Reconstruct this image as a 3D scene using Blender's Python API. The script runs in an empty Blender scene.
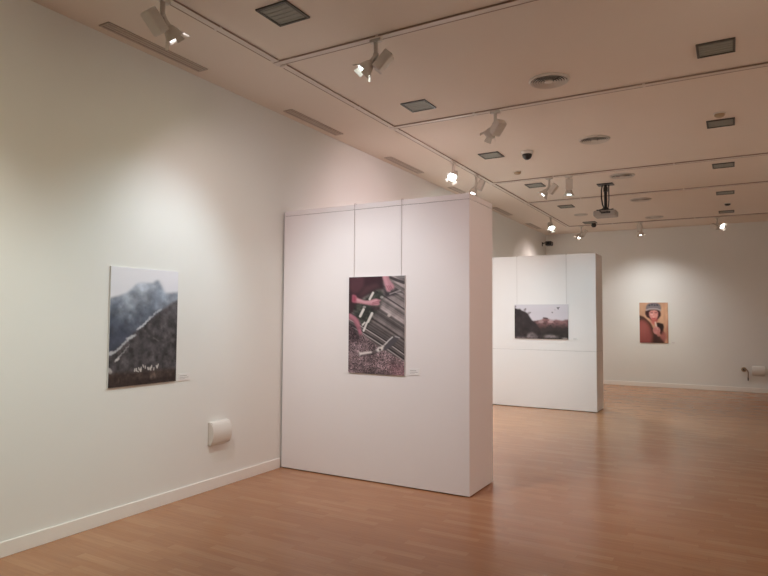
import bpy, bmesh, math, random
import numpy as np
from mathutils import Vector, Matrix
random.seed(4)
SC = bpy.context.scene
C = SC.collection
PI = math.pi
H = 3.698                      # ceiling height
YB = 15.5                      # back wall
XR, YF = 7.6, -2.6             # right wall, wall behind the viewer

# ------------------------------------------------------------------ materials
def lin(c):
    return tuple(((v/255)/12.92 if v/255 <= .04045 else ((v/255+.055)/1.055)**2.4) for v in c)

def mat(name, rgb, rough=.6, metal=0, noise=0.0, nscale=30, bump=0.0, bscale=200, spec=.5, coat=0):
    m = bpy.data.materials.new(name); m.use_nodes = True
    nt = m.node_tree; b = nt.nodes['Principled BSDF']
    b.inputs['Base Color'].default_value = (*rgb, 1)
    b.inputs['Roughness'].default_value = rough
    b.inputs['Metallic'].default_value = metal
    b.inputs['Specular IOR Level'].default_value = spec
    if noise or bump:
        tc = nt.nodes.new('ShaderNodeTexCoord')
    if noise:
        n = nt.nodes.new('ShaderNodeTexNoise'); n.inputs['Scale'].default_value = nscale
        n.inputs['Detail'].default_value = 4
        nt.links.new(tc.outputs['Object'], n.inputs['Vector'])
        mx = nt.nodes.new('ShaderNodeMix'); mx.data_type = 'RGBA'
        mx.inputs[6].default_value = (*[v*(1-noise) for v in rgb], 1)
        mx.inputs[7].default_value = (*[min(1, v*(1+noise)) for v in rgb], 1)
        nt.links.new(n.outputs['Fac'], mx.inputs[0]); nt.links.new(mx.outputs[2], b.inputs['Base Color'])
    if bump:
        n2 = nt.nodes.new('ShaderNodeTexNoise'); n2.inputs['Scale'].default_value = bscale
        nt.links.new(tc.outputs['Object'], n2.inputs['Vector'])
        bp = nt.nodes.new('ShaderNodeBump'); bp.inputs['Strength'].default_value = bump
        bp.inputs['Distance'].default_value = .002
        nt.links.new(n2.outputs['Fac'], bp.inputs['Height']); nt.links.new(bp.outputs['Normal'], b.inputs['Normal'])
    return m

def emit(name, rgb, s):
    m = bpy.data.materials.new(name); m.use_nodes = True
    b = m.node_tree.nodes['Principled BSDF']
    b.inputs['Base Color'].default_value = (.8, .8, .8, 1)
    b.inputs['Emission Color'].default_value = (*rgb, 1); b.inputs['Emission Strength'].default_value = s
    return m

M = {}
M['wall'] = mat('painted_wall', (.772, .772, .742), .85, noise=.012, nscale=2.5, bump=.12, bscale=160, spec=.25)
M['ceil'] = mat('ceiling_paint', (.76, .675, .59), .9, noise=.012, nscale=2, bump=.08, bscale=120, spec=.2)
M['panel'] = mat('partition_paint', (.78, .745, .73), .75, noise=.01, nscale=3, bump=.06, bscale=200, spec=.3)
M['skirt'] = mat('skirting_paint', (.82, .79, .745), .5, noise=.01, nscale=8)
M['white'] = mat('white_plastic', (.72, .69, .64), .45, noise=.02, nscale=12)
M['fixture'] = mat('fixture_enamel', (.60, .55, .49), .42, noise=.03, nscale=25)
M['reflector'] = mat('reflector_metal', (.9, .88, .85), .18, metal=1)
M['track'] = mat('track_enamel', (.66, .59, .53), .5, noise=.03, nscale=14)
M['slot'] = mat('slot_and_side_shade', (.33, .24, .185), .7, noise=.05, nscale=20)  # brown of the real groove and cable, also of the shade painted on track sides
M['black'] = mat('black_plastic', (.018, .016, .016), .35, noise=.1, nscale=30)
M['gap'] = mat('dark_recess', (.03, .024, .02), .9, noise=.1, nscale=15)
M['bracket'] = mat('dark_metal', (.06, .055, .05), .4, metal=.6, noise=.05, nscale=30)
M['grillegrey'] = mat('grey_louvre', (.27, .275, .235), .55, noise=.12, nscale=60)
M['grilledark'] = mat('grey_frame', (.075, .07, .058), .5, noise=.05, nscale=30)
M['vent'] = mat('vent_enamel', (.60, .55, .49), .5, noise=.03, nscale=30)
M['ventdark'] = mat('vent_throat', (.07, .066, .056), .8, noise=.1, nscale=30)
M['slotframe'] = mat('diffuser_enamel', (.56, .48, .415), .6, noise=.03, nscale=30)
M['slotdark'] = mat('diffuser_throat', (.36, .29, .24), .8, noise=.05, nscale=30)
M['yellow'] = mat('aged_plastic', (.42, .31, .19), .5, noise=.05, nscale=30)
M['board'] = mat('mount_board', (.62, .61, .60), .6, noise=.02, nscale=30)
M['card'] = mat('label_card', (.78, .76, .74), .5, noise=.01, nscale=50)
M['grey'] = mat('grey_plastic', (.36, .32, .285), .5, noise=.03, nscale=20)
M['ink'] = mat('faded_ink', (.36, .34, .33), .7, noise=.1, nscale=80)
M['wire'] = mat('steel_wire', (.50, .45, .43), .5, metal=.1, noise=.05, nscale=60)
M['lensglass'] = mat('projector_lens', (.02, .025, .035), .08, noise=.02, nscale=10)

def floor_material():
    m = bpy.data.materials.new('beech_strip_floor'); m.use_nodes = True
    nt = m.node_tree; N = nt.nodes; L = nt.links; b = N['Principled BSDF']
    tc = N.new('ShaderNodeTexCoord'); sp = N.new('ShaderNodeSeparateXYZ'); L.new(tc.outputs['Object'], sp.inputs[0])
    def mth(op, a, bb=None, c=None):
        n = N.new('ShaderNodeMath'); n.operation = op
        for i, v in enumerate((a, bb, c)):
            if v is None: continue
            if isinstance(v, (int, float)): n.inputs[i].default_value = v
            else: L.new(v, n.inputs[i])
        return n.outputs[0]
    yr = mth('DIVIDE', sp.outputs['Y'], .068)
    row = mth('FLOOR', yr)
    w1 = N.new('ShaderNodeTexWhiteNoise'); w1.noise_dimensions = '1D'; L.new(row, w1.inputs['W'])
    xr = mth('ADD', mth('DIVIDE', sp.outputs['X'], .46), mth('MULTIPLY', w1.outputs['Value'], 7.0))
    col = mth('FLOOR', xr)
    cv = N.new('ShaderNodeCombineXYZ'); L.new(col, cv.inputs[0]); L.new(row, cv.inputs[1])
    w2 = N.new('ShaderNodeTexWhiteNoise'); w2.noise_dimensions = '2D'; L.new(cv.outputs[0], w2.inputs['Vector'])
    ramp = N.new('ShaderNodeValToRGB'); L.new(w2.outputs['Value'], ramp.inputs[0])
    e = ramp.color_ramp.elements
    e[0].position = 0; e[0].color = (.362, .173, .083, 1)
    e[1].position = 1; e[1].color = (.422, .217, .111, 1)
    k = ramp.color_ramp.elements.new(.55); k.color = (.38, .185, .091, 1)
    k = ramp.color_ramp.elements.new(.8); k.color = (.404, .203, .102, 1)
    # grain stretched along the strip
    mp = N.new('ShaderNodeMapping'); mp.inputs['Scale'].default_value = (3, 55, 1); L.new(tc.outputs['Object'], mp.inputs[0])
    ad = N.new('ShaderNodeVectorMath'); ad.operation = 'ADD'; L.new(mp.outputs[0], ad.inputs[0])
    sc = N.new('ShaderNodeVectorMath'); sc.operation = 'SCALE'; sc.inputs['Scale'].default_value = 40
    L.new(w2.outputs['Color'], sc.inputs[0]); L.new(sc.outputs[0], ad.inputs[1])
    gn = N.new('ShaderNodeTexNoise'); gn.inputs['Scale'].default_value = 1; gn.inputs['Detail'].default_value = 5
    L.new(ad.outputs[0], gn.inputs['Vector'])
    gm = N.new('ShaderNodeMapRange'); gm.inputs[1].default_value = .3; gm.inputs[2].default_value = .7
    gm.inputs[3].default_value = .91; gm.inputs[4].default_value = 1.07; L.new(gn.outputs['Fac'], gm.inputs[0])
    # fine joints between strips
    fy = mth('ABSOLUTE', mth('SUBTRACT', mth('FRACT', yr), .5)); fx = mth('ABSOLUTE', mth('SUBTRACT', mth('FRACT', xr), .5))
    j = mth('MAXIMUM', mth('GREATER_THAN', fy, .488), mth('GREATER_THAN', fx, .497))
    jm = mth('SUBTRACT', 1.0, mth('MULTIPLY', j, .12))
    tot = mth('MULTIPLY', gm.outputs[0], jm)
    mul = N.new('ShaderNodeVectorMath'); mul.operation = 'SCALE'; L.new(ramp.outputs[0], mul.inputs[0]); L.new(tot, mul.inputs['Scale'])
    L.new(mul.outputs[0], b.inputs['Base Color'])
    b.inputs['Roughness'].default_value = .3
    b.inputs['Specular IOR Level'].default_value = .36
    rn = N.new('ShaderNodeMapRange'); rn.inputs[1].default_value = .3; rn.inputs[2].default_value = .7
    rn.inputs[3].default_value = .20; rn.inputs[4].default_value = .27
    L.new(gn.outputs['Fac'], rn.inputs[0]); L.new(rn.outputs[0], b.inputs['Roughness'])
    bp = N.new('ShaderNodeBump'); bp.inputs['Strength'].default_value = .05; bp.inputs['Distance'].default_value = .001
    L.new(gn.outputs['Fac'], bp.inputs['Height']); L.new(bp.outputs['Normal'], b.inputs['Normal'])
    return m
M['floor'] = floor_material()

def print_material():
    m = bpy.data.materials.new('photo_print'); m.use_nodes = True
    nt = m.node_tree; b = nt.nodes['Principled BSDF']
    a = nt.nodes.new('ShaderNodeVertexColor'); a.layer_name = 'Print'
    nt.links.new(a.outputs['Color'], b.inputs['Base Color'])
    b.inputs['Roughness'].default_value = .55; b.inputs['Specular IOR Level'].default_value = .3
    return m
M['print'] = print_material()

# ------------------------------------------------------------------ mesh helpers
def obj(name, bm, m, parent=None, smooth=False):
    me = bpy.data.meshes.new(name)
    bmesh.ops.recalc_face_normals(bm, faces=bm.faces)
    bm.to_mesh(me); bm.free()
    for p in me.polygons: p.use_smooth = smooth
    me.materials.append(m if not isinstance(m, str) else M[m])
    o = bpy.data.objects.new(name, me); C.objects.link(o)
    if parent: o.parent = parent
    return o

def tag(o, label=None, cat=None, group=None):
    if label: o['label'] = label
    if cat: o['category'] = cat
    if group: o['group'] = group
    return o

def thing(name, label, cat, loc=(0, 0, 0), rz=0, group=None):
    o = bpy.data.objects.new(name, None); C.objects.link(o)
    o.location = loc; o.rotation_euler = (0, 0, rz); o.empty_display_size = .05
    return tag(o, label, cat, group)

def struct(name, bm, m, parent=None):
    o = obj(name, bm, m, parent); o['kind'] = 'structure'; return o

def box(bm, lo, hi, bev=0, mtx=None, seg=2):
    r = bmesh.ops.create_cube(bm, size=1)
    vs = r['verts']
    c = [(a+b)/2 for a, b in zip(lo, hi)]; s = [abs(b-a) for a, b in zip(lo, hi)]
    for v in vs: v.co = Vector((v.co.x*s[0]+c[0], v.co.y*s[1]+c[1], v.co.z*s[2]+c[2]))
    if bev:
        es = list({e for v in vs for e in v.link_edges})
        rb = bmesh.ops.bevel(bm, geom=es, offset=bev, segments=seg, affect='EDGES', profile=.5)
        vs = list({v for f in rb['faces'] for v in f.verts} | {v for v in vs if v.is_valid})
    if mtx is not None:
        for v in vs: v.co = mtx @ v.co
    return vs

def B(lo, hi, bev=0, mtx=None):
    bm = bmesh.new(); box(bm, lo, hi, bev, mtx); return bm

def lathe(bm, prof, n=32, mtx=None, close=False):
    """profile of (radius, z) turned about z"""
    rings = []
    for r, z in prof:
        if r < 1e-6:
            rings.append([bm.verts.new((0, 0, z))])
        else:
            rings.append([bm.verts.new((r*math.cos(2*PI*i/n), r*math.sin(2*PI*i/n), z)) for i in range(n)])
    prs = list(zip(rings, rings[1:]))
    if close: prs.append((rings[-1], rings[0]))
    for a, b in prs:
        for i in range(n):
            j = (i+1) % n
            if len(a) == 1 and len(b) == 1: continue
            if len(a) == 1: bm.faces.new((a[0], b[i], b[j]))
            elif len(b) == 1: bm.faces.new((a[i], b[0], a[j]))
            else: bm.faces.new((a[i], b[i], b[j], a[j]))
    if mtx is not None:
        for rg in rings:
            for v in rg: v.co = mtx @ v.co

def LA(prof, n=32, mtx=None, close=False):
    bm = bmesh.new(); lathe(bm, prof, n, mtx, close); return bm

def tube(bm, pts, r, n=8):
    pts = [Vector(p) for p in pts]
    prev = None; up = Vector((.31, .2, .93)).normalized()
    for i, p in enumerate(pts):
        t = (pts[min(i+1, len(pts)-1)]-pts[max(i-1, 0)]).normalized()
        a = t.cross(up)
        if a.length < 1e-3: a = t.cross(Vector((1, 0, 0)))
        a.normalize(); b = t.cross(a)
        ring = [bm.verts.new(p+r*(math.cos(2*PI*k/n)*a+math.sin(2*PI*k/n)*b)) for k in range(n)]
        if prev:
            for k in range(n): bm.faces.new((prev[k], prev[(k+1) % n], ring[(k+1) % n], ring[k]))
        else: bm.faces.new(ring[::-1])
        prev = ring
    bm.faces.new(prev)

def T(pts, r, n=8):
    bm = bmesh.new(); tube(bm, pts, r, n); return bm

# ------------------------------------------------------------------ the room
t = .2
struct('floor', B((-t, YF-t, -.15), (XR+t, YB+t, 0)), 'floor')
struct('ceiling', B((-t, YF-t, H), (XR+t, YB+t, H+.1)), 'ceil')
struct('wall_left', B((-t, YF-t, 0), (0, YB+t, H)), 'wall')
struct('wall_back', B((0, YB, 0), (XR, YB+t, H)), 'wall')
struct('wall_right', B((XR, YF-t, 0), (XR+t, YB+t, H)), 'wall')
struct('wall_front', B((0, YF-t, 0), (XR, YF, H)), 'wall')
def skirting(name, lo, hi):
    bm = bmesh.new(); box(bm, lo, hi, .003); struct(name, bm, 'skirt')
skirting('baseboard_left', (0, YF, 0), (.016, 5.035, .098))
skirting('baseboard_left', (0, 5.645, 0), (.016, YB, .098))
skirting('baseboard_back', (.016, YB-.02, 0), (XR-.016, YB, .098))
skirting('baseboard_right', (XR-.016, YF, 0), (XR, YB, .098))

# ------------------------------------------------------------------ freestanding partitions
def partition(x0, x1, y0, y1, z1, splits, label):
    g = .0022
    root = thing('partition_wall', label, 'partition', ((x0+x1)/2, (y0+y1)/2, 0), 0, 'freestanding white exhibition partitions')
    def loc(lo, hi):
        cx, cy = (x0+x1)/2, (y0+y1)/2
        return (lo[0]-cx, lo[1]-cy, lo[2]), (hi[0]-cx, hi[1]-cy, hi[2])
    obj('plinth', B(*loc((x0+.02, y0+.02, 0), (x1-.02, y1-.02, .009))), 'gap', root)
    zs = [.008]+splits+[z1]
    nm = ['lower_panel', 'upper_panel'] if splits and splits[0] < 2 else ['main_panel', 'top_panel']
    for i in range(len(zs)-1):
        lo = zs[i]+(g/2 if i else 0); hi = zs[i+1]-(g/2 if i < len(zs)-2 else 0)
        obj(nm[i], B(*loc((x0, y0, lo), (x1, y1, hi)), .004), 'panel', root)
    for s in splits:
        obj('joint', B(*loc((x0+.006, y0+.006, s-g), (x1-.006, y1-.006, s+g))), 'gap', root)
    return root
P1 = (.022, 2.103, 5.042, 5.635, 2.667)
P2 = (.022, 2.116, 10.681, 11.26, 2.672)
partition(*P1, [2.615], 'near white partition against the left wall, carrying the print of hands at work')
partition(*P2, [1.012], 'far white partition with a level joint across it, carrying the wide landscape print')

# ------------------------------------------------------------------ painted prints
def vnoise(h, w, ny, nx, seed):
    rg = np.random.default_rng(seed); g = rg.random((ny+2, nx+2))
    y = np.linspace(0, ny, h)[:, None]; x = np.linspace(0, nx, w)[None, :]
    y0 = y.astype(int); x0 = x.astype(int); fy = y-y0; fx = x-x0
    fy = fy*fy*(3-2*fy); fx = fx*fx*(3-2*fx)
    return (g[y0, x0]*(1-fy)*(1-fx)+g[y0+1, x0]*fy*(1-fx)+g[y0, x0+1]*(1-fy)*fx+g[y0+1, x0+1]*fy*fx)
def fbm(h, w, n, seed, oct=4, asp=None):
    asp = asp or h/w; a = np.zeros((h, w)); s = 0
    for k in range(oct):
        a += vnoise(h, w, max(1, int(n*asp*2**k)), max(1, int(n*2**k)), seed+k)*.5**k; s += .5**k
    return a/s
def grid(h, w):
    return np.meshgrid((np.arange(w)+.5)/w, (np.arange(h)+.5)/h)
def inpoly(U, V, P):
    m = np.zeros(U.shape, bool); n = len(P)
    for i in range(n):
        x1, y1 = P[i]; x2, y2 = P[(i+1) % n]
        if y1 == y2: continue
        c = ((y1 > V) != (y2 > V)) & (U < (x2-x1)*(V-y1)/(y2-y1)+x1)
        m ^= c
    return m
def blur(a, r):
    for _ in range(2):
        for ax in (0, 1):
            pad = [(r, r) if i == ax else (0, 0) for i in range(a.ndim)]
            b = np.pad(a, pad, mode='edge'); n = a.shape[ax]
            a = sum(np.take(b, range(k, k+n), axis=ax) for k in range(2*r+1))/(2*r+1)
    return a
class Paint:
    def __init__(s, h, w, base):
        s.h, s.w = h, w; s.U, s.V = grid(h, w); s.a = np.ones((h, w, 3))*np.array(base, float)
    def lay(s, m, col):
        col = np.array(col, float); m = m[..., None]
        s.a = s.a*(1-m)+col*m
    def poly(s, P, col, soft=1, amt=1):
        m = inpoly(s.U, s.V, P).astype(float)
        if soft: m = blur(m, soft)
        s.lay(m*amt, col)
    def ell(s, cx, cy, rx, ry, col, soft=.15, amt=1):
        d = np.sqrt(((s.U-cx)/rx)**2+((s.V-cy)/ry)**2)
        s.lay(np.clip((1-d)/soft+.5, 0, 1)*amt, col)
    def stroke(s, P, wd, col, soft=1, amt=1):
        asp = s.h/s.w; m = np.zeros(s.U.shape)
        for (x1, y1), (x2, y2) in zip(P, P[1:]):
            dx, dy = x2-x1, (y2-y1)*asp; L2 = dx*dx+dy*dy+1e-9
            k = np.clip(((s.U-x1)*dx+(s.V-y1)*asp*dy)/L2, 0, 1)
            d = np.hypot(s.U-x1-k*dx, (s.V-y1)*asp-k*dy)
            m = np.maximum(m, np.clip((wd/2-d)*s.w/soft+.5, 0, 1))
        s.lay(m*amt, col)
    def tex(s, n, amt, mask=None):
        f = 1+(n-.5)*2*amt
        if mask is not None: f = 1+(f-1)*mask
        s.a = s.a*f[..., None]

def paint_mountain():
    h, w = 210, 140; p = Paint(h, w, (228, 228, 234)); U, V = p.U, p.V
    p.lay(np.clip(V*1.5, 0, .25), (205, 208, 220))
    ridge = [(-.1, .29), (0, .268), (.12, .245), (.22, .215), (.30, .175), (.36, .135), (.44, .125), (.52, .125), (.60, .122), (.645, .098), (.69, .096), (.72, .135), (.76, .185), (.80, .205), (.88, .2), (1.1, .185), (1.1, 1.1), (-.1, 1.1)]
    p.poly(ridge, (176, 184, 196), 2)
    f = fbm(h, w, 7, 5)
    m = blur(inpoly(U, V, ridge).astype(float), 2)
    p.lay(m*np.clip((V-.09)*2.3+(f-.5)*.8, 0, .9), (96, 105, 120))
    p.lay(m*np.clip((V-.33)*4+(f-.5)*1.2, 0, .85)*np.clip((.75-U)*5, 0, 1), (62, 67, 82))
    p.poly([(.70, .1), (.76, .185), (.80, .24), (.62, .36), (.45, .44), (.55, .3), (.62, .2)], (86, 100, 122), 5, .35)
    for q, wd in (([(.31, .30), (.32, .37)], .05), ([(.27, .41), (.27, .45)], .03), ([(.45, .27), (.47, .32)], .03), ([(.66, .27), (.66, .33)], .03)):
        p.stroke(q, wd, (150, 162, 178), 6, .5)
    slope = [(1.1, .205), (1, .255), (.92, .285), (.85, .315), (.72, .365), (.58, .43), (.45, .49), (.3, .575), (.12, .68), (0, .735), (-.1, .78), (-.1, 1.1), (1.1, 1.1)]
    p.poly(slope, (74, 70, 72), 2, .95)
    g = fbm(h, w, 16, 21, 4)
    sm = blur(inpoly(U, V, slope).astype(float), 2)
    p.tex(g, .55, sm); p.tex(fbm(h, w, 9, 60), .28, m)
    p.poly([(1.1, .2), (1, .255), (.85, .315), (.7, .37), (.8, .42), (1.1, .4)], (100, 98, 106), 6, .35)
    rr = random.Random(11)
    def stream(pts, wd, col, amt):
        P = []
        for (x1, y1), (x2, y2) in zip(pts, pts[1:]):
            for q in range(5):
                k = q/5; P.append((x1+(x2-x1)*k+rr.uniform(-.008, .008), y1+(y2-y1)*k+rr.uniform(-.005, .005)))
        P.append(pts[-1])
        for a, b in zip(P, P[1:]): p.stroke([a, b], wd*rr.uniform(.5, 1.35), col, 2.5, amt*rr.uniform(.65, 1))
    stream([(.74, .345), (.66, .378), (.57, .425), (.50, .47), (.44, .50), (.38, .525)], .020, (178, 184, 194), .8)
    stream([(.58, .425), (.47, .485), (.38, .528)], .014, (214, 216, 222), .8)
    stream([(.36, .575), (.29, .595), (.22, .628), (.14, .675), (.06, .715), (0, .73)], .024, (180, 182, 188), .8)
    stream([(.34, .58), (.24, .60)], .03, (196, 198, 202), .8)
    stream([(.05, .705), (0, .72)], .03, (190, 190, 194), .8)
    stream([(.27, .655), (.20, .71), (.13, .75), (.09, .78)], .014, (166, 166, 170), .75)
    stream([(.14, .755), (.09, .785)], .022, (202, 200, 200), .8)
    p.stroke([(.01, .85), (.03, .87)], .05, (190, 188, 186), 2, .8)
    p.stroke([(.63, .60), (.71, .63)], .014, (130, 128, 128), 2, .5)
    n = fbm(h, w, 8, 77, 4, .5)
    p.lay(np.clip((V-.86)*18, 0, .8), (62, 48, 43)); p.lay(np.clip((V-.86)*18, 0, 1)*np.clip((n-.52)*6, 0, .75)*(V < .965), (134, 118, 108))
    p.lay(np.clip((V-.94)*30, 0, .6), (46, 36, 34)); p.tex(fbm(h, w, 22, 91), .4, np.clip((V-.85)*20, 0, 1))
    rr = random.Random(3)
    for k in range(17):
        u = .36+rr.random()*.40; v = .83+rr.random()*.035
        p.stroke([(u, v), (u+rr.uniform(-.012, .012), v+.018)], .016, (216, 212, 208), 1.2, .85)
    p.stroke([(.38, .875), (.42, .885)], .014, (205, 202, 198), 1.2, .8)
    return p.a

def paint_hands():
    h, w = 200, 118; p = Paint(h, w, (122, 113, 112)); U, V = p.U, p.V
    asp = h/w
    # old boards, running down to the right
    q = V*asp-U*.52-(U*U)*.08
    rg = np.random.default_rng(8); lut = rg.random(400)
    for fr, am in ((9, .34), (26, .24), (60, .22)):
        x = (q+2)*fr; i = x.astype(int) % 399; fx = x-x.astype(int); p.tex(lut[i]*(1-fx)+lut[i+1]*fx, am)
    p.tex(fbm(h, w, 10, 3), .2)
    for o, col, wd in ((-.02, (46, 40, 42), .022), (.50, (52, 44, 46), .02), (.72, (44, 38, 40), .028), (.745, (196, 188, 186), .018), (.82, (46, 40, 42), .03), (.85, (188, 182, 180), .02), (.36, (70, 60, 62), .016), (.62, (70, 62, 62), .02)):
        m = np.clip((wd/2-np.abs(q-o))*w/1.5+.5, 0, 1); p.lay(m*.8, col)
    p.stroke([(.70, .005), (.98, .075)], .05, (50, 44, 46), 2, .9)
    p.stroke([(.72, .045), (1, .11)], .02, (160, 152, 150), 2, .6)
    p.stroke([(.78, .0), (1.0, .02)], .03, (150, 146, 144), 2, .6)
    # crouching figure in maroon cloth
    p.poly([(-.1, -.1), (.60, -.1), (.62, .05), (.64, .13), (.52, .14), (.38, .18), (.24, .23), (.14, .32), (.02, .40), (-.1, .42)], (50, 30, 35), 2)
    p.poly([(.02, .0), (.30, .0), (.28, .10), (.18, .17), (.08, .18), (.01, .12)], (84, 50, 58), 3, .85)
    p.poly([(.30, .1), (.5, .06), (.58, .11), (.4, .15), (.28, .2), (.16, .22)], (84, 54, 60), 3, .7)
    p.poly([(.28, .0), (.6, .0), (.58, .05), (.33, .08)], (56, 26, 36), 3, .8)
    # tools and shade between the arms
    p.poly([(.10, .31), (.30, .215), (.45, .155), (.58, .13), (.66, .20), (.60, .26), (.56, .34), (.44, .40), (.42, .45), (.34, .52), (.24, .48), (.12, .42)], (50, 52, 47), 3, .92)
    p.tex(fbm(h, w, 18, 44), .7, blur(inpoly(U, V, [(.1, .3), (.5, .14), (.66, .2), (.5, .4), (.3, .54), (.12, .42)]).astype(float), 2))
    p.poly([(.63, .12), (.72, .17), (.86, .13), (.90, .18), (.78, .20), (.66, .22)], (44, 38, 42), 2, .9)
    p.stroke([(.74, .185), (.86, .16), (.92, .15)], .02, (170, 160, 158), 1.5, .8); p.stroke([(.84, .17), (.96, .19)], .014, (180, 172, 170), 1.5, .7)
    # far arm with its hand on the board
    p.poly([(.60, -.02), (.71, -.02), (.74, .045), (.80, .085), (.825, .125), (.77, .135), (.74, .165), (.68, .155), (.66, .11), (.63, .06)], (178, 130, 138), 1)
    p.stroke([(.64, .0), (.68, .07), (.71, .12)], .05, (204, 152, 160), 4, .6)
    for x in (.73, .76, .79): p.stroke([(x-.04, .10), (x, .145)], .014, (122, 62, 78), 1.2, .55)
    # near arm
    p.poly([(.07, .185), (.13, .195), (.17, .225), (.28, .25), (.38, .248), (.47, .232), (.52, .232), (.60, .245), (.55, .265), (.58, .285), (.53, .30), (.42, .30), (.28, .285), (.15, .272), (.07, .262)], (182, 130, 138), 1)
    p.poly([(.07, .185), (.13, .195), (.15, .235), (.13, .27), (.06, .262)], (146, 66, 86), 2, .95)
    p.stroke([(.17, .237), (.30, .262), (.42, .26), (.5, .248)], .045, (208, 160, 166), 4, .7)
    p.stroke([(.44, .27), (.55, .255)], .012, (122, 62, 76), 1.2, .6); p.stroke([(.43, .285), (.54, .275)], .012, (122, 62, 76), 1.2, .6)
    p.poly([(.40, .305), (.55, .31), (.58, .335), (.5, .35), (.44, .335)], (74, 48, 54), 2, .7)
    # bare leg and foot
    p.poly([(-.05, .37), (.04, .385), (.12, .41), (.19, .445), (.22, .50), (.235, .56), (.26, .60), (.24, .635), (.20, .62), (.17, .56), (.13, .51), (.08, .46), (-.05, .43)], (148, 98, 108), 1)
    p.stroke([(.03, .40), (.12, .435), (.19, .50)], .04, (190, 124, 138), 4, .6)
    p.stroke([(.21, .56), (.235, .62)], .05, (186, 116, 134), 3, .8)
    # pale sticks
    for q2, wd in (([(.445, .17), (.385, .235)], .04), ([(.275, .34), (.215, .41)], .045), ([(.43, .38), (.36, .465)], .045), ([(.34, .475), (.28, .56)], .035), ([(.26, .50), (.30, .475)], .03)):
        p.stroke(q2, wd, (214, 210, 204), 1.3, .95)
    p.ell(.29, .315, .03, .014, (170, 164, 160), .5, .8); p.ell(.73, .40, .03, .016, (190, 178, 172), .5, .9)
    p.ell(.60, .215, .03, .014, (180, 174, 170), .6, .7)
    # ground
    gp = [(-.1, .50), (.05, .50), (.17, .62), (.26, .59), (.42, .665), (.66, .755), (1.1, .885), (1.1, 1.1), (-.1, 1.1)]
    p.poly(gp, (108, 92, 95), 2)
    gm = blur(inpoly(U, V, gp).astype(float), 1)
    p.poly([(-.1, .48), (.06, .48), (.19, .60), (.24, .66), (.1, .68), (-.1, .62)], (54, 42, 46), 4, .85)
    rg = np.random.default_rng(5); p.tex(rg.random((h, w))*1.3-.15, .5, gm); p.tex(blur(rg.random((h, w)), 1)*2.2-.6, .3, gm); p.tex(fbm(h, w, 7, 31), .35, gm)
    p.poly([(.72, .88), (1, .9), (1, 1.05), (.8, 1.02)], (168, 112, 122), 6, .35)
    # curved knife
    p.stroke([(.22, .815), (.46, .79), (.62, .745), (.80, .69)], .035, (46, 38, 42), 4, .6)
    p.poly([(.195, .765), (.22, .785), (.43, .765), (.445, .785), (.23, .81), (.205, .83)], (220, 212, 208), 1)
    p.poly([(.44, .765), (.51, .755), (.53, .775), (.46, .795)], (96, 88, 88), 1)
    p.poly([(.50, .755), (.54, .725), (.60, .715), (.655, .69), (.66, .73), (.61, .757), (.54, .775)], (212, 206, 202), 1)
    p.ell(.575, .748, .02, .011, (60, 52, 52), .5, .9)
    p.poly([(.63, .725), (.70, .68), (.76, .63), (.83, .615), (.905, .62), (.87, .66), (.80, .70), (.72, .735), (.65, .755)], (78, 74, 78), 1)
    p.stroke([(.66, .695), (.73, .65), (.79, .618)], .022, (206, 202, 202), 1.5, .9)
    p.stroke([(.84, .612), (.91, .622)], .02, (190, 186, 186), 1.5, .7)
    return p.a

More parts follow.
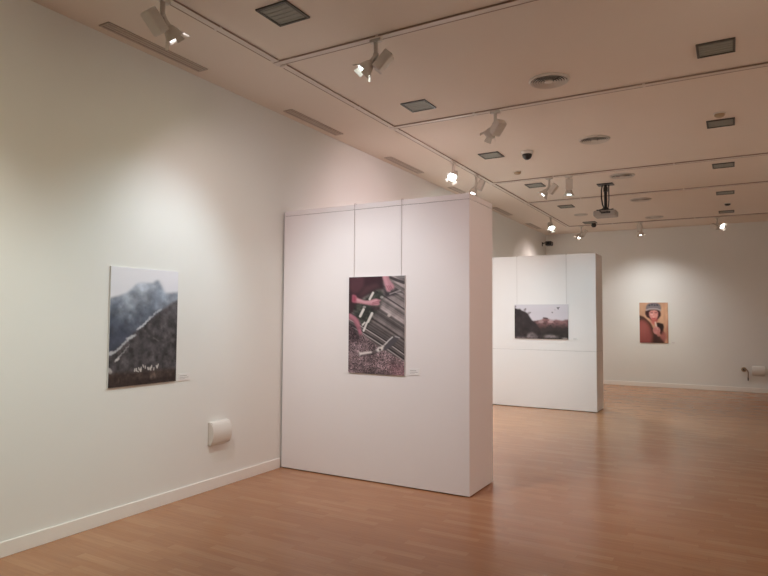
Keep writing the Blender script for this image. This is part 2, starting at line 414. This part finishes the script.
def paint_ruins():
    h, w = 80, 124; p = Paint(h, w, (206, 200, 206)); U, V = p.U, p.V
    p.lay(np.clip(V*1.3, 0, .3), (190, 180, 188))
    ridge = [(-.1, .5), (.3, .5), (.40, .475), (.48, .455), (.52, .44), (.55, .385), (.60, .39), (.63, .41), (.70, .455), (.78, .44), (.84, .455), (.90, .47), (.94, .44), (1.1, .42), (1.1, 1.1), (-.1, 1.1)]
    p.poly(ridge, (116, 84, 84), 1)
    f = fbm(h, w, 14, 9)
    m = inpoly(U, V, ridge).astype(float)
    p.tex(f, .5, m)
    p.ell(.5, .5, .05, .04, (168, 144, 144), .6, .7); p.ell(.68, .50, .05, .03, (182, 150, 150), .6, .8)
    p.stroke([(.55, .39), (.62, .405)], .02, (62, 48, 50), 1.5, .8)
    p.stroke([(.66, .46), (.74, .455)], .014, (190, 176, 178), 1.5, .8)
    p.lay(np.clip((V-.57+(f-.5)*.25)*9, 0, .93), (52, 44, 43))
    p.lay(np.clip((V-.68+(fbm(h, w, 6, 70)-.5)*.4)*8, 0, .8)*(U > .35), (40, 36, 33))
    hill = [(-.1, .08), (0, .10), (.06, .14), (.10, .13), (.14, .18), (.21, .22), (.26, .27), (.29, .36), (.33, .455), (.42, .56), (.5, .8), (.5, 1.1), (-.1, 1.1)]
    p.poly(hill, (46, 38, 39), 1)
    p.tex(fbm(h, w, 12, 14), .35, inpoly(U, V, hill).astype(float))
    for x, y, r in ((.20, .16, .022), (.215, .13, .014), (.28, .25, .02), (.305, .235, .012), (.02, .06, .016)):
        p.ell(x, y, r, r*1.6, (92, 82, 84), 1.0, .55)
    p.stroke([(.0, .05), (.005, .3)], .02, (70, 60, 62), 2, .6)
    g = fbm(h, w, 16, 40)
    p.poly([(.22, .97), (.26, .84), (.33, .80), (.38, .84), (.44, .93), (.42, 1)], (138, 126, 128), 2, .8)
    p.poly([(.53, .93), (.60, .875), (.68, .86), (.76, .90), (.84, .95), (.6, .97)], (140, 130, 132), 2, .8)
    p.poly([(0, .95), (.2, .93), (.25, 1.1), (0, 1.1)], (120, 106, 108), 2, .7); p.ell(.93, .97, .06, .03, (140, 132, 132), .6, .7)
    p.tex(g, .5, np.clip((V-.78)*9, 0, 1))
    p.stroke([(.795, .10), (.815, .115), (.838, .09)], .011, (40, 36, 38), 1, .95); p.stroke([(.815, .10), (.818, .14)], .014, (40, 36, 38), 1, .9)
    p.ell(.71, .235, .014, .02, (96, 90, 94), .6, .7); p.ell(.76, .16, .01, .012, (130, 124, 128), .6, .5)
    return p.a

def paint_piper():
    h, w = 100, 70; p = Paint(h, w, (206, 164, 134)); U, V = p.U, p.V
    p.tex(fbm(h, w, 4, 2, 3), .14)
    p.stroke([(.86, .0), (.88, .55)], .05, (190, 144, 118), 6, .6); p.stroke([(.2, .0), (.14, .3)], .03, (192, 146, 120), 6, .5)
    p.lay(np.clip((U-.9)*8, 0, .55)*np.clip((V-.3)*3, 0, 1), (156, 98, 84))
    # round shoulder / big drum-red shape on the left
    blob = [(-.1, .33), (.05, .335), (.18, .37), (.30, .44), (.40, .52), (.48, .64), (.52, .76), (.62, .88), (.64, 1.1), (-.1, 1.1)]
    p.poly(blob, (74, 44, 38), 1)
    p.poly([(-.1, .43), (.10, .42), (.24, .48), (.35, .58), (.42, .70), (.46, .84), (.40, 1.1), (-.1, 1.1)], (152, 84, 80), 4, .95)
    p.ell(.14, .66, .16, .16, (172, 100, 94), 1.2, .6)
    p.poly([(-.1, .32), (.05, .33), (.2, .38), (.1, .42), (-.1, .44)], (70, 46, 40), 2, .8)
    # trousers and sleeve
    p.poly([(.50, .74), (.68, .80), (.86, .93), (.84, 1.1), (.50, 1.1)], (66, 42, 38), 2, .95)
    p.poly([(.60, .50), (.70, .505), (.82, .53), (.85, .60), (.82, .68), (.86, .78), (.74, .80), (.66, .70), (.62, .6)], (44, 26, 24), 1)
    p.poly([(.78, .70), (.90, .74), (.94, .86), (.86, .97), (.74, .90), (.70, .80), (.76, .77)], (166, 98, 94), 2, .9)
    p.poly([(.86, .6), (.97, .66), (.97, .84), (.9, .84)], (176, 116, 98), 4, .6)
    # head
    p.poly([(.22, .22), (.30, .19), (.70, .19), (.75, .28), (.73, .345), (.66, .40), (.60, .46), (.46, .46), (.36, .40), (.26, .36), (.215, .29)], (54, 26, 28), 1)
    p.poly([(.34, .245), (.40, .205), (.52, .19), (.62, .205), (.665, .25), (.66, .33), (.62, .39), (.55, .45), (.46, .445), (.38, .38), (.34, .31)], (216, 150, 142), 1)
    p.poly([(.40, .40), (.60, .38), (.66, .44), (.58, .50), (.5, .58), (.42, .5)], (192, 104, 98), 2, .85)
    p.ell(.44, .29, .05, .022, (236, 190, 182), .8, .7); p.ell(.50, .345, .03, .03, (240, 184, 178), .9, .7)
    p.stroke([(.405, .262), (.465, .262)], .02, (92, 54, 56), 1.2, .85); p.stroke([(.545, .258), (.615, .258)], .02, (96, 56, 58), 1.2, .85)
    p.stroke([(.40, .243), (.47, .24)], .014, (110, 66, 66), 1.2, .7); p.stroke([(.545, .238), (.62, .24)], .014, (110, 66, 66), 1.2, .7)
    p.ell(.505, .325, .012, .03, (190, 118, 112), .8, .6); p.stroke([(.46, .40), (.55, .40)], .025, (176, 62, 74), 1.4, .9)
    # knitted cap
    p.poly([(.25, .21), (.235, .13), (.27, .06), (.36, .02), (.52, .005), (.66, .02), (.74, .07), (.76, .14), (.735, .22), (.62, .185), (.48, .175), (.36, .19)], (112, 106, 112), 1)
    p.stroke([(.25, .185), (.37, .155), (.5, .148), (.63, .158), (.735, .19)], .05, (186, 174, 174), 2, .75)
    for x, y in ((.36, .075), (.45, .06), (.54, .075), (.63, .065)):
        p.ell(x, y, .03, .022, (70, 66, 74), .8, .8)
    p.stroke([(.29, .115), (.5, .095), (.72, .12)], .03, (146, 138, 142), 2, .6)
    # hand and pipe
    p.stroke([(.555, .49), (.59, .60)], .05, (222, 200, 192), 1.5, .9)
    p.ell(.60, .69, .13, .095, (206, 140, 136), .3, .95)
    for k in range(4): p.stroke([(.53+k*.045, .635), (.51+k*.05, .71)], .016, (150, 86, 86), 1.4, .55)
    p.stroke([(.60, .60), (.64, .66)], .04, (222, 160, 152), 2, .8); p.ell(.66, .78, .06, .06, (190, 122, 116), .6, .8)
    return p.a

def print_mesh(arr, w, h, parent, m):
    """upright print in the x-z plane, facing -y, centred on x, base at z = 0"""
    nh, nw = arr.shape[:2]
    xs = np.linspace(-w/2, w/2, nw); zs = np.linspace(h, 0, nh)
    verts = [(float(x), 0, float(z)) for z in zs for x in xs]
    faces = [(i*nw+j, (i+1)*nw+j, (i+1)*nw+j+1, i*nw+j+1) for i in range(nh-1) for j in range(nw-1)]
    me = bpy.data.meshes.new('photo_surface'); me.from_pydata(verts, [], faces)
    ca = me.color_attributes.new('Print', 'FLOAT_COLOR', 'POINT')
    a = np.clip(arr, 0, 255)/255; a = np.where(a <= .04045, a/12.92, ((a+.055)/1.055)**2.4)
    a = np.concatenate([a.reshape(-1, 3), np.ones((nh*nw, 1))], 1)
    ca.data.foreach_set('color', a.astype(np.float32).ravel())
    me.materials.append(m)
    o = bpy.data.objects.new('photo_surface', me); C.objects.link(o); o.parent = parent
    return o

def photo(label, arr, w, h, loc, rz, thick=.014, wires=None):
    root = thing('mounted_photograph', label, 'photograph', loc, rz, 'mounted photographs on show')
    obj('backing_board', B((-w/2, .001, 0), (w/2, thick, h), .001), 'board', root)
    o = print_mesh(arr, w-.004, h-.004, root, M['print']); o.location = (0, 0, .002)
    if wires:
        for dx, top in wires:
            wo = obj('hanging_wire', T([(dx, thick*.6, h-.002), (dx, thick*.6, top)], .0022, 6), 'wire', root)
            bm = bmesh.new(); tube(bm, [(dx, thick*.6, top-.02), (dx, thick*.6, top+.006), (dx, thick*.6+.02, top+.008), (dx, thick*.6+.05, top+.004)], .004, 6)
            obj('hook', bm, 'wire', wo)
    return root
# local -y faces the viewer; on the left wall the print is turned to face +x
photo('tall print of a misty mountain with a white stream on the left wall', paint_mountain(), .65, .927, (.014, 3.32, 1.008), PI/2)
photo('tall print of hands carving on old boards, with a curved knife, on the near partition', paint_hands(), .622, .932, (1.157, 5.042-.014, 1.018), 0, wires=((-.258, 2.667-1.018), (.267, 2.667-1.018)))
photo('wide print of dark hills and ruins on the far partition', paint_ruins(), .945, .605, (1.187, 10.681-.014, 1.204), 0, wires=((-.43, 2.672-1.204), (.44, 2.672-1.204)))
photo('print of a person in a knitted cap playing a pipe on the back wall', paint_piper(), .615, .94, (2.50, YB-.014, 1.015), 0)

def card(label, w, h, loc, rz):
    root = thing('caption_card', label, 'label', loc, rz, 'caption cards beside the photographs')
    obj('card', B((-w/2, 0, 0), (w/2, .008, h), .0008), 'card', root)
    obj('text_line', B((-w*.4, -.0006, h*.66), (w*.18, .0005, h*.72)), 'ink', root)
    obj('text_line', B((-w*.4, -.0006, h*.42), (w*.34, .0005, h*.47)), 'ink', root)
    obj('text_line', B((-w*.4, -.0006, h*.24), (w*.05, .0005, h*.28)), 'ink', root)
card('small white caption card low beside the misty mountain print', .13, .062, (.005, 3.745, 1.004), PI/2)
card('small white caption card low beside the print of hands and knife', .112, .064, (1.562, 5.042-.005, 1.028), 0)
card('small white caption card low beside the wide hills and ruins print', .095, .048, (1.777, 10.681-.005, 1.196), 0)
card('small white caption card low beside the knitted cap print', .09, .045, (2.916, YB-.005, 1.008), 0)

# ------------------------------------------------------------------ wall boxes near the floor
def wall_box(label, loc, rz, w=.235, h=.205, d=.07):
    root = thing('wall_box', label, 'wall fitting', loc, rz, 'curved white wall boxes')
    bm = bmesh.new()
    n = 12; prof = [(0, 0), (-.032, .0), (-.042, .012)]
    for k in range(n+1):
        a = k/n*PI*.5
        prof.append((-.042-(d-.042)*math.cos(a*.0)*math.sin(PI*(k/n)*.72+.35), .02+(h-.045)*k/n))
    prof += [(-.045, h-.006), (-.03, h), (0, h)]
    L = [bm.verts.new((-w/2, y, z)) for y, z in prof]; R = [bm.verts.new((w/2, y, z)) for y, z in prof]
    for i in range(len(prof)):
        j = (i+1) % len(prof); bm.faces.new((L[i], L[j], R[j], R[i]))
    bm.faces.new(L); bm.faces.new(R[::-1])
    es = [e for e in bm.edges if abs(e.verts[0].co.x-e.verts[1].co.x) < 1e-6 and e.verts[0].co.y+e.verts[1].co.y < -.02]
    bmesh.ops.bevel(bm, geom=es, offset=.006, segments=2, affect='EDGES')
    obj('cover', bm, 'white', root)
    obj('back_plate', B((-w/2+.012, -.012, -.014), (w/2-.012, 0, .004), .002), 'white', root)
    obj('seam', B((-w/2-.0008, -.013, .003), (w/2+.0008, -.010, h-.003)), 'slotdark', root)
    return root
wall_box('white plastic box with a curved front low on the left wall', (0, 4.15, .40), PI/2)
wall_box('white plastic box with a curved front low on the back wall', (4.56, YB, .36), 0, d=.075)
r = thing('wall_outlet', 'brown wall outlet with a short dangling cable on the back wall', 'outlet', (4.292, YB, .485))
obj('face_plate', LA([(0, -.0), (.05, 0), (.052, .012), (.044, .02), (0, .022)], 20, Matrix.Rotation(PI/2, 4, 'X')), 'yellow', r)
obj('plug', B((-.022, -.06, -.022), (.022, -.02, .022), .006), 'bracket', r)
obj('cable', T([(.0, -.055, 0), (.03, -.07, .015), (.06, -.06, -.005), (.078, -.045, -.06), (.078, -.035, -.12), (.074, -.03, -.2)], .011, 8), 'slot', r)
obj('connector', B((.062, -.045, -.235), (.086, -.018, -.165), .004), 'black', r)

# ------------------------------------------------------------------ lighting tracks on the ceiling
XT = .836
TY = [.35, 3.94, 5.93, 9.166, 11.04, 14.30]
TW, TH = .066, .016
def track(x0, y0, x1, y1, label, grp):
    Ld = math.hypot(x1-x0, y1-y0); a = math.atan2(y1-y0, x1-x0)
    root = thing('lighting_track', label, 'track', (x0, y0, H), a, grp)
    obj('channel', B((0, -TW/2, -TH), (Ld, TW/2, .002), .0015), 'track', root)
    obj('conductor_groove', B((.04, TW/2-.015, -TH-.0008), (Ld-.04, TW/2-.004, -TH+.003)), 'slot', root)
    obj('side_shade_strip', B((.015, -TW/2-.001, -TH+.002), (Ld-.015, -TW/2+.004, -.002)), 'slot', root)  # brown strip paints in the shade on the channel's near side
    n = max(1, int(Ld/1.6))
    for k in range(n):
        x = Ld*(k+.62)/n
        obj('coupler', B((x-.012, -TW/2-.003, -TH-.002), (x+.012, TW/2+.001, -TH+.012), .001), 'track', root)
ys = [YF+.2]+TY
ordn = ['out behind the viewer', 'beside the nearest slot vent', 'beside the second slot vent', 'above the back of the near partition', 'above the front of the far partition', 'running up to the back wall']
for i in range(6):
    track(XT, ys[i]+(TW/2+.012 if i else 0), XT, ys[i+1]-TW/2-.012, 'pale track along the left wall ceiling, length '+ordn[i], 'track lengths along the left wall')
crd = ['nearest the viewer, over the foreground', 'holding the lamp aimed at the mountain print', 'running past the nearest round vent', 'holding two lamps near the projector', 'just behind the projector', 'just in front of the back wall']
for i, y in enumerate(TY):
    track(XT-TW/2-.012, y, XR-.25, y, 'pale track across the ceiling, '+crd[i], 'tracks across the ceiling')

# ------------------------------------------------------------------ spotlights
def spotlight(label, x, y, target, power, col, cone=68, spill=(0, 0, 0), lens=12, doors=.62, roll=.4, dl=1.0, along=0, box_side=1):
    z = H-TH
    root = thing('track_spotlight', label, 'spotlight', (x, y, z), 0, 'white track spotlights')
    piv = Vector((0, 0, -.135))
    d = (Vector(target)-Vector((x, y, z))-piv).normalized()
    hx = Vector((d.x, d.y, 0)).normalized(); s = Vector((0, 0, 1)).cross(hx)
    u = s.cross(d)                                   # roughly upward normal
    u = d.cross(s) if u.z < 0 else u
    R = Matrix((s, u, d)).transposed().to_4x4()      # local x = side, y = up, z = beam
    R.translation = piv
    ra = Matrix.Rotation(along, 4, 'Z')
    obj('track_adapter', B((-.05, -.018, -.026), (.05, .018, .001), .004, ra), 'fixture', root)
    obj('stem', LA([(0, -.118), (.012, -.118), (.017, -.11), (.017, -.026), (0, -.026)], 16), 'fixture', root, True)
    # fork: two arms from the joint to the back of the cup
    bm = bmesh.new()
    for q in (-1, 1):
        box(bm, (q*.022-.003, -.012, -.02), (q*.022+.003, .012, .08), .002, R)
    lathe(bm, [(0, -.030), (.012, -.030), (.012, .030), (0, .030)], 14, R @ Matrix.Rotation(PI/2, 4, 'Y'))
    box(bm, (-.02, -.012, -.02), (.02, .012, .028), .003, Matrix.Translation(piv))
    obj('yoke', bm, 'fixture', root)
    # transformer box, parallel to the beam on the underside behind the joint
    obj('gear_box', B((-.05, -.112, -.088), (.05, -.032, .075), .012, R), 'fixture', root)
    obj('gear_box_arm', B((-.014, -.05, -.012), (.014, -.008, .012), .002, R), 'fixture', root)
    # lamp holder and reflector cup
    RH = R @ Matrix.Translation((0, 0, -.025))
    bm = LA([(0, .05), (.016, .05), (.017, .078), (.026, .082), (.034, .09), (.048, .118), (.058, .146), (.062, .149), (.062, .164), (.059, .166), (.057, .162), (.055, .148), (.045, .12), (.03, .096), (0, .092)], 32, RH)
    head = obj('lamp_head', bm, 'fixture', root, True)
    le = emit('lamp_lens', col, lens)
    obj('lens', LA([(0, .178), (.02, .1765), (.038, .172), (.05, .165), (.0555, .159), (.0555, .150), (0, .150)], 32, RH), le, head, True)
    # four barn doors hinged on the rim
    for kd in range(4):
        a = roll+kd*PI/2
        big = kd % 2 == 0
        wd, ln = (.040, .052*dl) if big else (.030, .042*dl)
        bm = bmesh.new(); th = .0016
        pts = [(-wd*.75, 0), (wd*.75, 0), (wd*.95, ln), (-wd*.95, ln)]
        lo = [bm.verts.new((px, -th, pz)) for px, pz in pts]; hi = [bm.verts.new((px, th, pz)) for px, pz in pts]
        bm.faces.new(lo); bm.faces.new(hi[::-1])
        for i in range(4): bm.faces.new((lo[i], lo[(i+1) % 4], hi[(i+1) % 4], hi[i]))
        mt = RH @ Matrix.Rotation(a, 4, 'Z') @ Matrix.Translation((0, .0635, .160)) @ Matrix.Rotation(-doors, 4, 'X')
        bmesh.ops.transform(bm, matrix=mt, verts=bm.verts)
        bd = obj('barn_door', bm, 'fixture', root)
        hb = bmesh.new(); mt2 = RH @ Matrix.Rotation(a, 4, 'Z') @ Matrix.Translation((0, .0635, .158)) @ Matrix.Rotation(PI/2, 4, 'Y')
        lathe(hb, [(0, -.024), (.0035, -.024), (.0035, .024), (0, .024)], 8, mt2)
        obj('hinge', hb, 'fixture', bd)
    # the narrow beam and the wider spill of the reflector, both from the lamp's mouth
    for nm, pw, cn in (('spot_beam', power, cone), ('spot_spill', spill, 125)):
        pw = Vector(pw); mx = max(pw)
        if mx <= 0: continue
        L = bpy.data.lights.new(nm, 'SPOT'); L.energy = mx; L.color = pw/mx
        L.spot_size = math.radians(cn); L.spot_blend = 1; L.shadow_soft_size = .035
        lo = bpy.data.objects.new(nm, L); C.objects.link(lo); lo.parent = root
        lo.rotation_mode = 'QUATERNION'; lo.rotation_quaternion = d.to_track_quat('-Z', 'Y')
        lo.location = piv+d*.160
    return root

AL = PI/2
POWER = [((146, 163, 165), (97, 81, 91)),
         ((87, 109, 119), (14, 14, 6)),
         ((109, 110, 109), (125, 94, 100)),
         ((64, 66, 67), (60, 64, 64)),
         ((125, 127, 126), (125, 132, 130)),
         ((132, 136, 135), (227, 240, 244)),
         ((71, 84, 84), (61, 106, 124)),
         ((141, 149, 146), (160, 171, 162)),
         ((105, 99, 93), (120, 102, 97)),
         ((44, 44, 33), (136, 137, 137)),
         ((84, 81, 78), (0, 0, 0)),
         ((232, 251, 242), (85, 76, 54)),
         ((130, 129, 123), (170, 167, 154)),
         ((135, 133, 127), (193, 187, 171)),
         ((82, 38, 40), (88, 77, 64))]
def lamp(k, label, x, y, target, **kw):
    b, s = POWER[k]; c = Vector(b)+Vector(s)*1.5
    spotlight(label, x, y, target, b, tuple(c/max(max(c), 1e-6)), spill=s, **kw)
# lamps the photograph shows
lamp(0, 'spotlight at the top left, nearest the left wall, aimed at the near partition', XT, 2.73, (1.15, 5.04, 1.2), along=AL)
lamp(1, 'brightly lit spotlight on the second cross track, aimed at the mountain print', 1.78, 3.94, (0, 3.3, 1.42), roll=.9)
lamp(2, 'spotlight seen from behind on the cross track past the nearest round vent', 2.03, 5.93, (0, 7.3, 1.6))
lamp(3, 'glaring spotlight over the near partition, facing the viewer', XT, 7.62, (1.35, 5.6, 1.5), along=AL)
lamp(4, 'spotlight right behind the glaring one over the near partition', XT, 8.48, (0, 8.3, 1.5), along=AL)
lamp(5, 'left one of two spotlights side by side left of the projector', 1.737, 9.166, (0, 9.3, 1.5))
lamp(6, 'right one of two spotlights side by side left of the projector', 2.03, 9.166, (1.85, 9.85, 0), roll=.785, dl=.75)
lamp(7, 'glaring spotlight over the far partition, facing the viewer', XT, 12.75, (1.6, 11.2, 1.4), along=AL)
lamp(8, 'spotlight at the left end of the track by the back wall', 1.13, 14.30, (0, 13.9, 1.5))
lamp(9, 'spotlight above the knitted cap print by the back wall', 2.39, 14.30, (2.45, 14.95, .8), roll=.785, dl=.75)
lamp(10, 'glaring spotlight at the right end by the back wall', 3.86, 14.30, (7.0, 12.0, 1.2), roll=.785)
# lamps on the same tracks just outside the frame; last three are added fill
lamp(11, 'spotlight behind the viewer on the near cross track aimed left', 1.9, .35, (0, 1.5, 1.25))
lamp(12, 'added unseen spotlight near the viewer on the right wall track aimed right', 5.9, 3.94, (7.6, 4.2, 1.5))
lamp(13, 'added unseen spotlight on the right side of the third cross track aimed right', 5.9, 9.166, (7.6, 8.4, 1.5))
lamp(14, 'added unseen spotlight near the viewer on the cross track, brightening the partition end', 5.3, 3.94, (2.1, 5.3, .9))  # added fill to lift the near partition's end face

# ------------------------------------------------------------------ ceiling fittings
def square_panel(label, x, y, s=.27, light=0):
    root = thing('ceiling_panel', label, 'ceiling panel', (x, y, H), 0, 'square grey ceiling panels')
    a = s/2; f = .018
    bm = bmesh.new()
    for lo, hi in (((-a, -a), (a, -a+f)), ((-a, a-f), (a, a)), ((-a, -a+f), (-a+f, a-f)), ((a-f, -a+f), (a, a-f))):
        box(bm, (*lo, -.012), (*hi, 0))
    obj('frame', bm, 'grilledark', root)
    obj('louvre', B((-a+f, -a+f, -.006), (a-f, a-f, 0)), 'grillegrey', root)
    for k in range(5):
        yy = -a+f+(2*a-2*f)*(k+.5)/5
        obj('blade', B((-a+f, yy-.004, -.009), (a-f, yy+.004, -.005)), 'grillegrey', root)
LP = [(3.30, 'nearest the viewer, in the left row'), (5.44, 'second in the left row, by the near round vent'), (7.575, 'third in the left row, beside the dark dome'), (9.63, 'fourth in the left row, left of the projector'), (11.72, 'fifth in the left row, beyond the projector'), (13.93, 'last in the left row, with the black dome below')]
for y, l in LP: square_panel('square grey ceiling panel '+l, 1.395, y)
RP = [(5.39, 'nearest and largest in the right row'), (7.50, 'second in the right row, under a small beige detector'), (9.59, 'third in the right row'), (11.69, 'fourth in the right row'), (13.75, 'last in the right row, by the back wall')]
for y, l in RP: square_panel('square grey ceiling panel '+l, 4.035, y)

def round_vent(label, x, y, R=.178):
    root = thing('ceiling_vent', label, 'vent', (x, y, H), 0, 'round ceiling vents')
    obj('throat', LA([(0, -.002), (R*.9, -.002), (R*.9, 0), (0, 0)], 40), 'ventdark', root)
    obj('outer_ring', LA([(R*.875, -.001), (R*.90, -.018), (R*.97, -.013), (R, -.004), (R, 0), (R*.86, 0)], 48, None, True), 'vent', root, True)
    for k in range(5):
        r0 = R*(.255+.125*k)
        obj('cone_ring', LA([(r0, -.009), (r0+R*.10, -.019), (r0+R*.108, -.018), (r0+R*.008, -.007)], 40, None, True), 'vent', root, True)
    obj('hub', LA([(0, -.022), (R*.16, -.021), (R*.225, -.016), (R*.2, -.004), (0, -.002)], 32), 'vent', root, True)
for y, l in ((5.42, 'nearest the viewer, with dark louvre rings'), (7.49, 'second of the row, over the middle of the room'), (9.59, 'third of the row, just in front of the projector'), (11.67, 'fourth of the row, right of the projector'), (13.8, 'last of the row, by the back wall')):
    round_vent('round white ceiling vent '+l, 2.715, y)
round_vent('small round ceiling vent in the left panel row, near the back wall', 1.436, 12.80, .135)

def slot_vent(label, y0, y1):
    root = thing('slot_vent', label, 'vent', (.146, (y0+y1)/2, H), 0, 'slot vents along the left wall')
    a = (y1-y0)/2; w = .056
    obj('throat', B((-w, -a, -.003), (w, a, 0)), 'slotdark', root)
    bm = bmesh.new()
    for lo, hi in (((-w, -a), (-w+.012, a)), ((w-.012, -a), (w, a)), ((-w, -a), (w, -a+.012)), ((-w, a-.012), (w, a))):
        box(bm, (*lo, -.008), (*hi, 0))
    obj('frame', bm, 'slotframe', root)
    for k in range(2):
        x = -w+.012+(2*w-.024)*(k+1)/3
        obj('slat', B((x-.009, -a+.012, -.007), (x+.009, a-.012, -.001)), 'slotframe', root)
for (y0, y1), l in zip(((2.78, 3.75), (4.91, 5.87), (7.02, 8.02), (9.12, 10.1), (11.2, 12.2), (13.42, 14.35)), ('above the mountain print', 'above the left end of the near partition', 'beyond the near partition', 'half hidden by the near partition top', 'above the left end of the far partition', 'in the far left corner')):
    slot_vent('long narrow slot vent in the ceiling '+l, y0, y1)

def dome(label, x, y, r=.075):
    root = thing('dome_camera', label, 'camera', (x, y, H), 0, 'black dome cameras')
    obj('base', LA([(0, .003), (r, .003), (r*1.02, -.02), (r*.93, -.042), (0, -.042)], 32), 'white', root, True)
    obj('dome', LA([(r*.82, -.04)]+[(r*.82*math.cos(a), -.045-r*.9*math.sin(a)) for a in [k*PI/16 for k in range(8)]]+[(0, -.045-r*.9)], 32), 'black', root, True)
dome('black dome camera on a white base in the ceiling beside the third left panel', 1.86, 7.62)
r = thing('ceiling_sensor', 'small black sensor hanging under the last left ceiling panel', 'sensor', (1.46, 14.02, H-.012))
obj('base', LA([(0, 0), (.045, 0), (.045, -.02), (0, -.02)], 24), 'bracket', r); obj('eye', LA([(.05, -.02), (.055, -.05), (.04, -.085), (0, -.095)], 24), 'black', r, True)

def detector(label, x, y, m='yellow', r0=.055):
    root = thing('smoke_detector', label, 'detector', (x, y, H), 0, 'small ceiling detectors')
    obj('base', LA([(0, 0), (r0, 0), (r0, -.012), (0, -.012)], 28), 'white', root)
    obj('body', LA([(r0*.9, -.012), (r0*.86, -.03), (r0*.55, -.042), (0, -.044)], 28), m, root, True)
detector('small beige detector on the ceiling above the second right panel', 4.03, 7.15)
detector('small yellowish detector on the ceiling behind the dark dome', 1.42, 8.62)
detector('small dark detector between the last two right ceiling panels', 4.06, 12.8, 'bracket')

# ------------------------------------------------------------------ projector on its pole
r = thing('projector', 'white projector hanging on a dark pole from the ceiling', 'projector', (2.39, 10.09, H))
obj('ceiling_plate', B((-.12, -.09, -.014), (.12, .09, 0), .003), 'bracket', r)
obj('pole', LA([(0, -.40), (.024, -.40), (.024, -.014), (0, -.014)], 20), 'black', r, True)
obj('pole_clamp', LA([(0, -.12), (.034, -.12), (.034, -.05), (0, -.05)], 20), 'bracket', r)
obj('cable', T([(-.05, .0, -.014), (-.062, 0, -.1), (-.06, -.01, -.22), (-.045, -.02, -.32), (-.02, -.03, -.40), (.01, -.05, -.425)], .011, 8), 'black', r)
obj('cable', T([(.05, .0, -.014), (.048, .0, -.12), (.05, .0, -.26), (.04, .0, -.36), (.02, .01, -.41)], .009, 8), 'black', r)
bm = bmesh.new()
box(bm, (-.05, -.05, -.415), (.05, .05, -.39), .003)
for ang in (.6, -.6, PI-.6, PI+.6):
    box(bm, (0, -.013, -.432), (.15, .013, -.412), .002, Matrix.Rotation(ang, 4, 'Z'))
obj('bracket', bm, 'black', r)
body = obj('body', B((-.17, -.13, -.525), (.17, .13, -.432), .02), 'grey', r)
obj('lens', LA([(0, 0), (.036, 0), (.038, .03), (.03, .034), (0, .028)], 24, Matrix.Translation((.08, .128, -.482)) @ Matrix.Rotation(-PI/2, 4, 'X')), 'lensglass', body, True)
obj('cable', T([(-.02, -.03, -.40), (-.07, -.12, -.425), (-.06, -.15, -.46), (.0, -.155, -.475), (.06, -.15, -.46), (.05, -.133, -.47)], .01, 8), 'black', r)
obj('socket_panel', B((-.05, -.1315, -.485), (.09, -.128, -.455)), 'bracket', body)
# ------------------------------------------------------------------ camera in the far corner
r = thing('wall_camera', 'black security camera on a bracket in the far left corner', 'camera', (0, 15.15, 3.42))
obj('bracket', B((-.002, -.03, -.05), (.012, .03, .05), .003), 'bracket', r)
obj('arm', T([(.008, 0, .02), (.09, -.01, .03), (.16, -.04, .01)], .014, 8), 'bracket', r)
obj('housing', B((.12, -.18, -.055), (.27, .02, .05), .016), 'black', r)
obj('lens', LA([(0, 0), (.03, 0), (.034, .03), (.026, .034), (0, .026)], 20, Matrix.Translation((.195, -.175, .0)) @ Matrix.Rotation(PI/2, 4, 'X')), 'lensglass', r, True)

# ------------------------------------------------------------------ camera and world
f, yaw, pit, rol = 611.34, .5193, .0494, .0063
fw = Vector((-math.sin(yaw)*math.cos(pit), math.cos(yaw)*math.cos(pit), math.sin(pit)))
rt = Vector((math.cos(yaw), math.sin(yaw), 0)); up = rt.cross(fw)
r2 = rt*math.cos(rol)+up*math.sin(rol); u2 = -rt*math.sin(rol)+up*math.cos(rol)
cd = bpy.data.cameras.new('camera'); co = bpy.data.objects.new('camera', cd); C.objects.link(co)
mt = Matrix((r2, u2, -fw)).transposed().to_4x4(); mt.translation = (4.1175, 0, 1.55)
co.matrix_world = mt
cd.sensor_fit = 'HORIZONTAL'; cd.sensor_width = 36; cd.lens = f/768*36; cd.clip_start = .05
SC.camera = co
w = bpy.data.worlds.new('world'); SC.world = w; w.use_nodes = True
w.node_tree.nodes['Background'].inputs[0].default_value = (.05, .045, .04, 1)
vs = SC.view_settings; SC.display_settings.display_device = 'sRGB'
vs.view_transform = 'Standard'; vs.look = 'None'; vs.gamma = 1; vs.use_curve_mapping = False; vs.exposure = 0
SC.cycles.diffuse_bounces = 6; SC.cycles.max_bounces = 10; SC.cycles.sample_clamp_indirect = 4
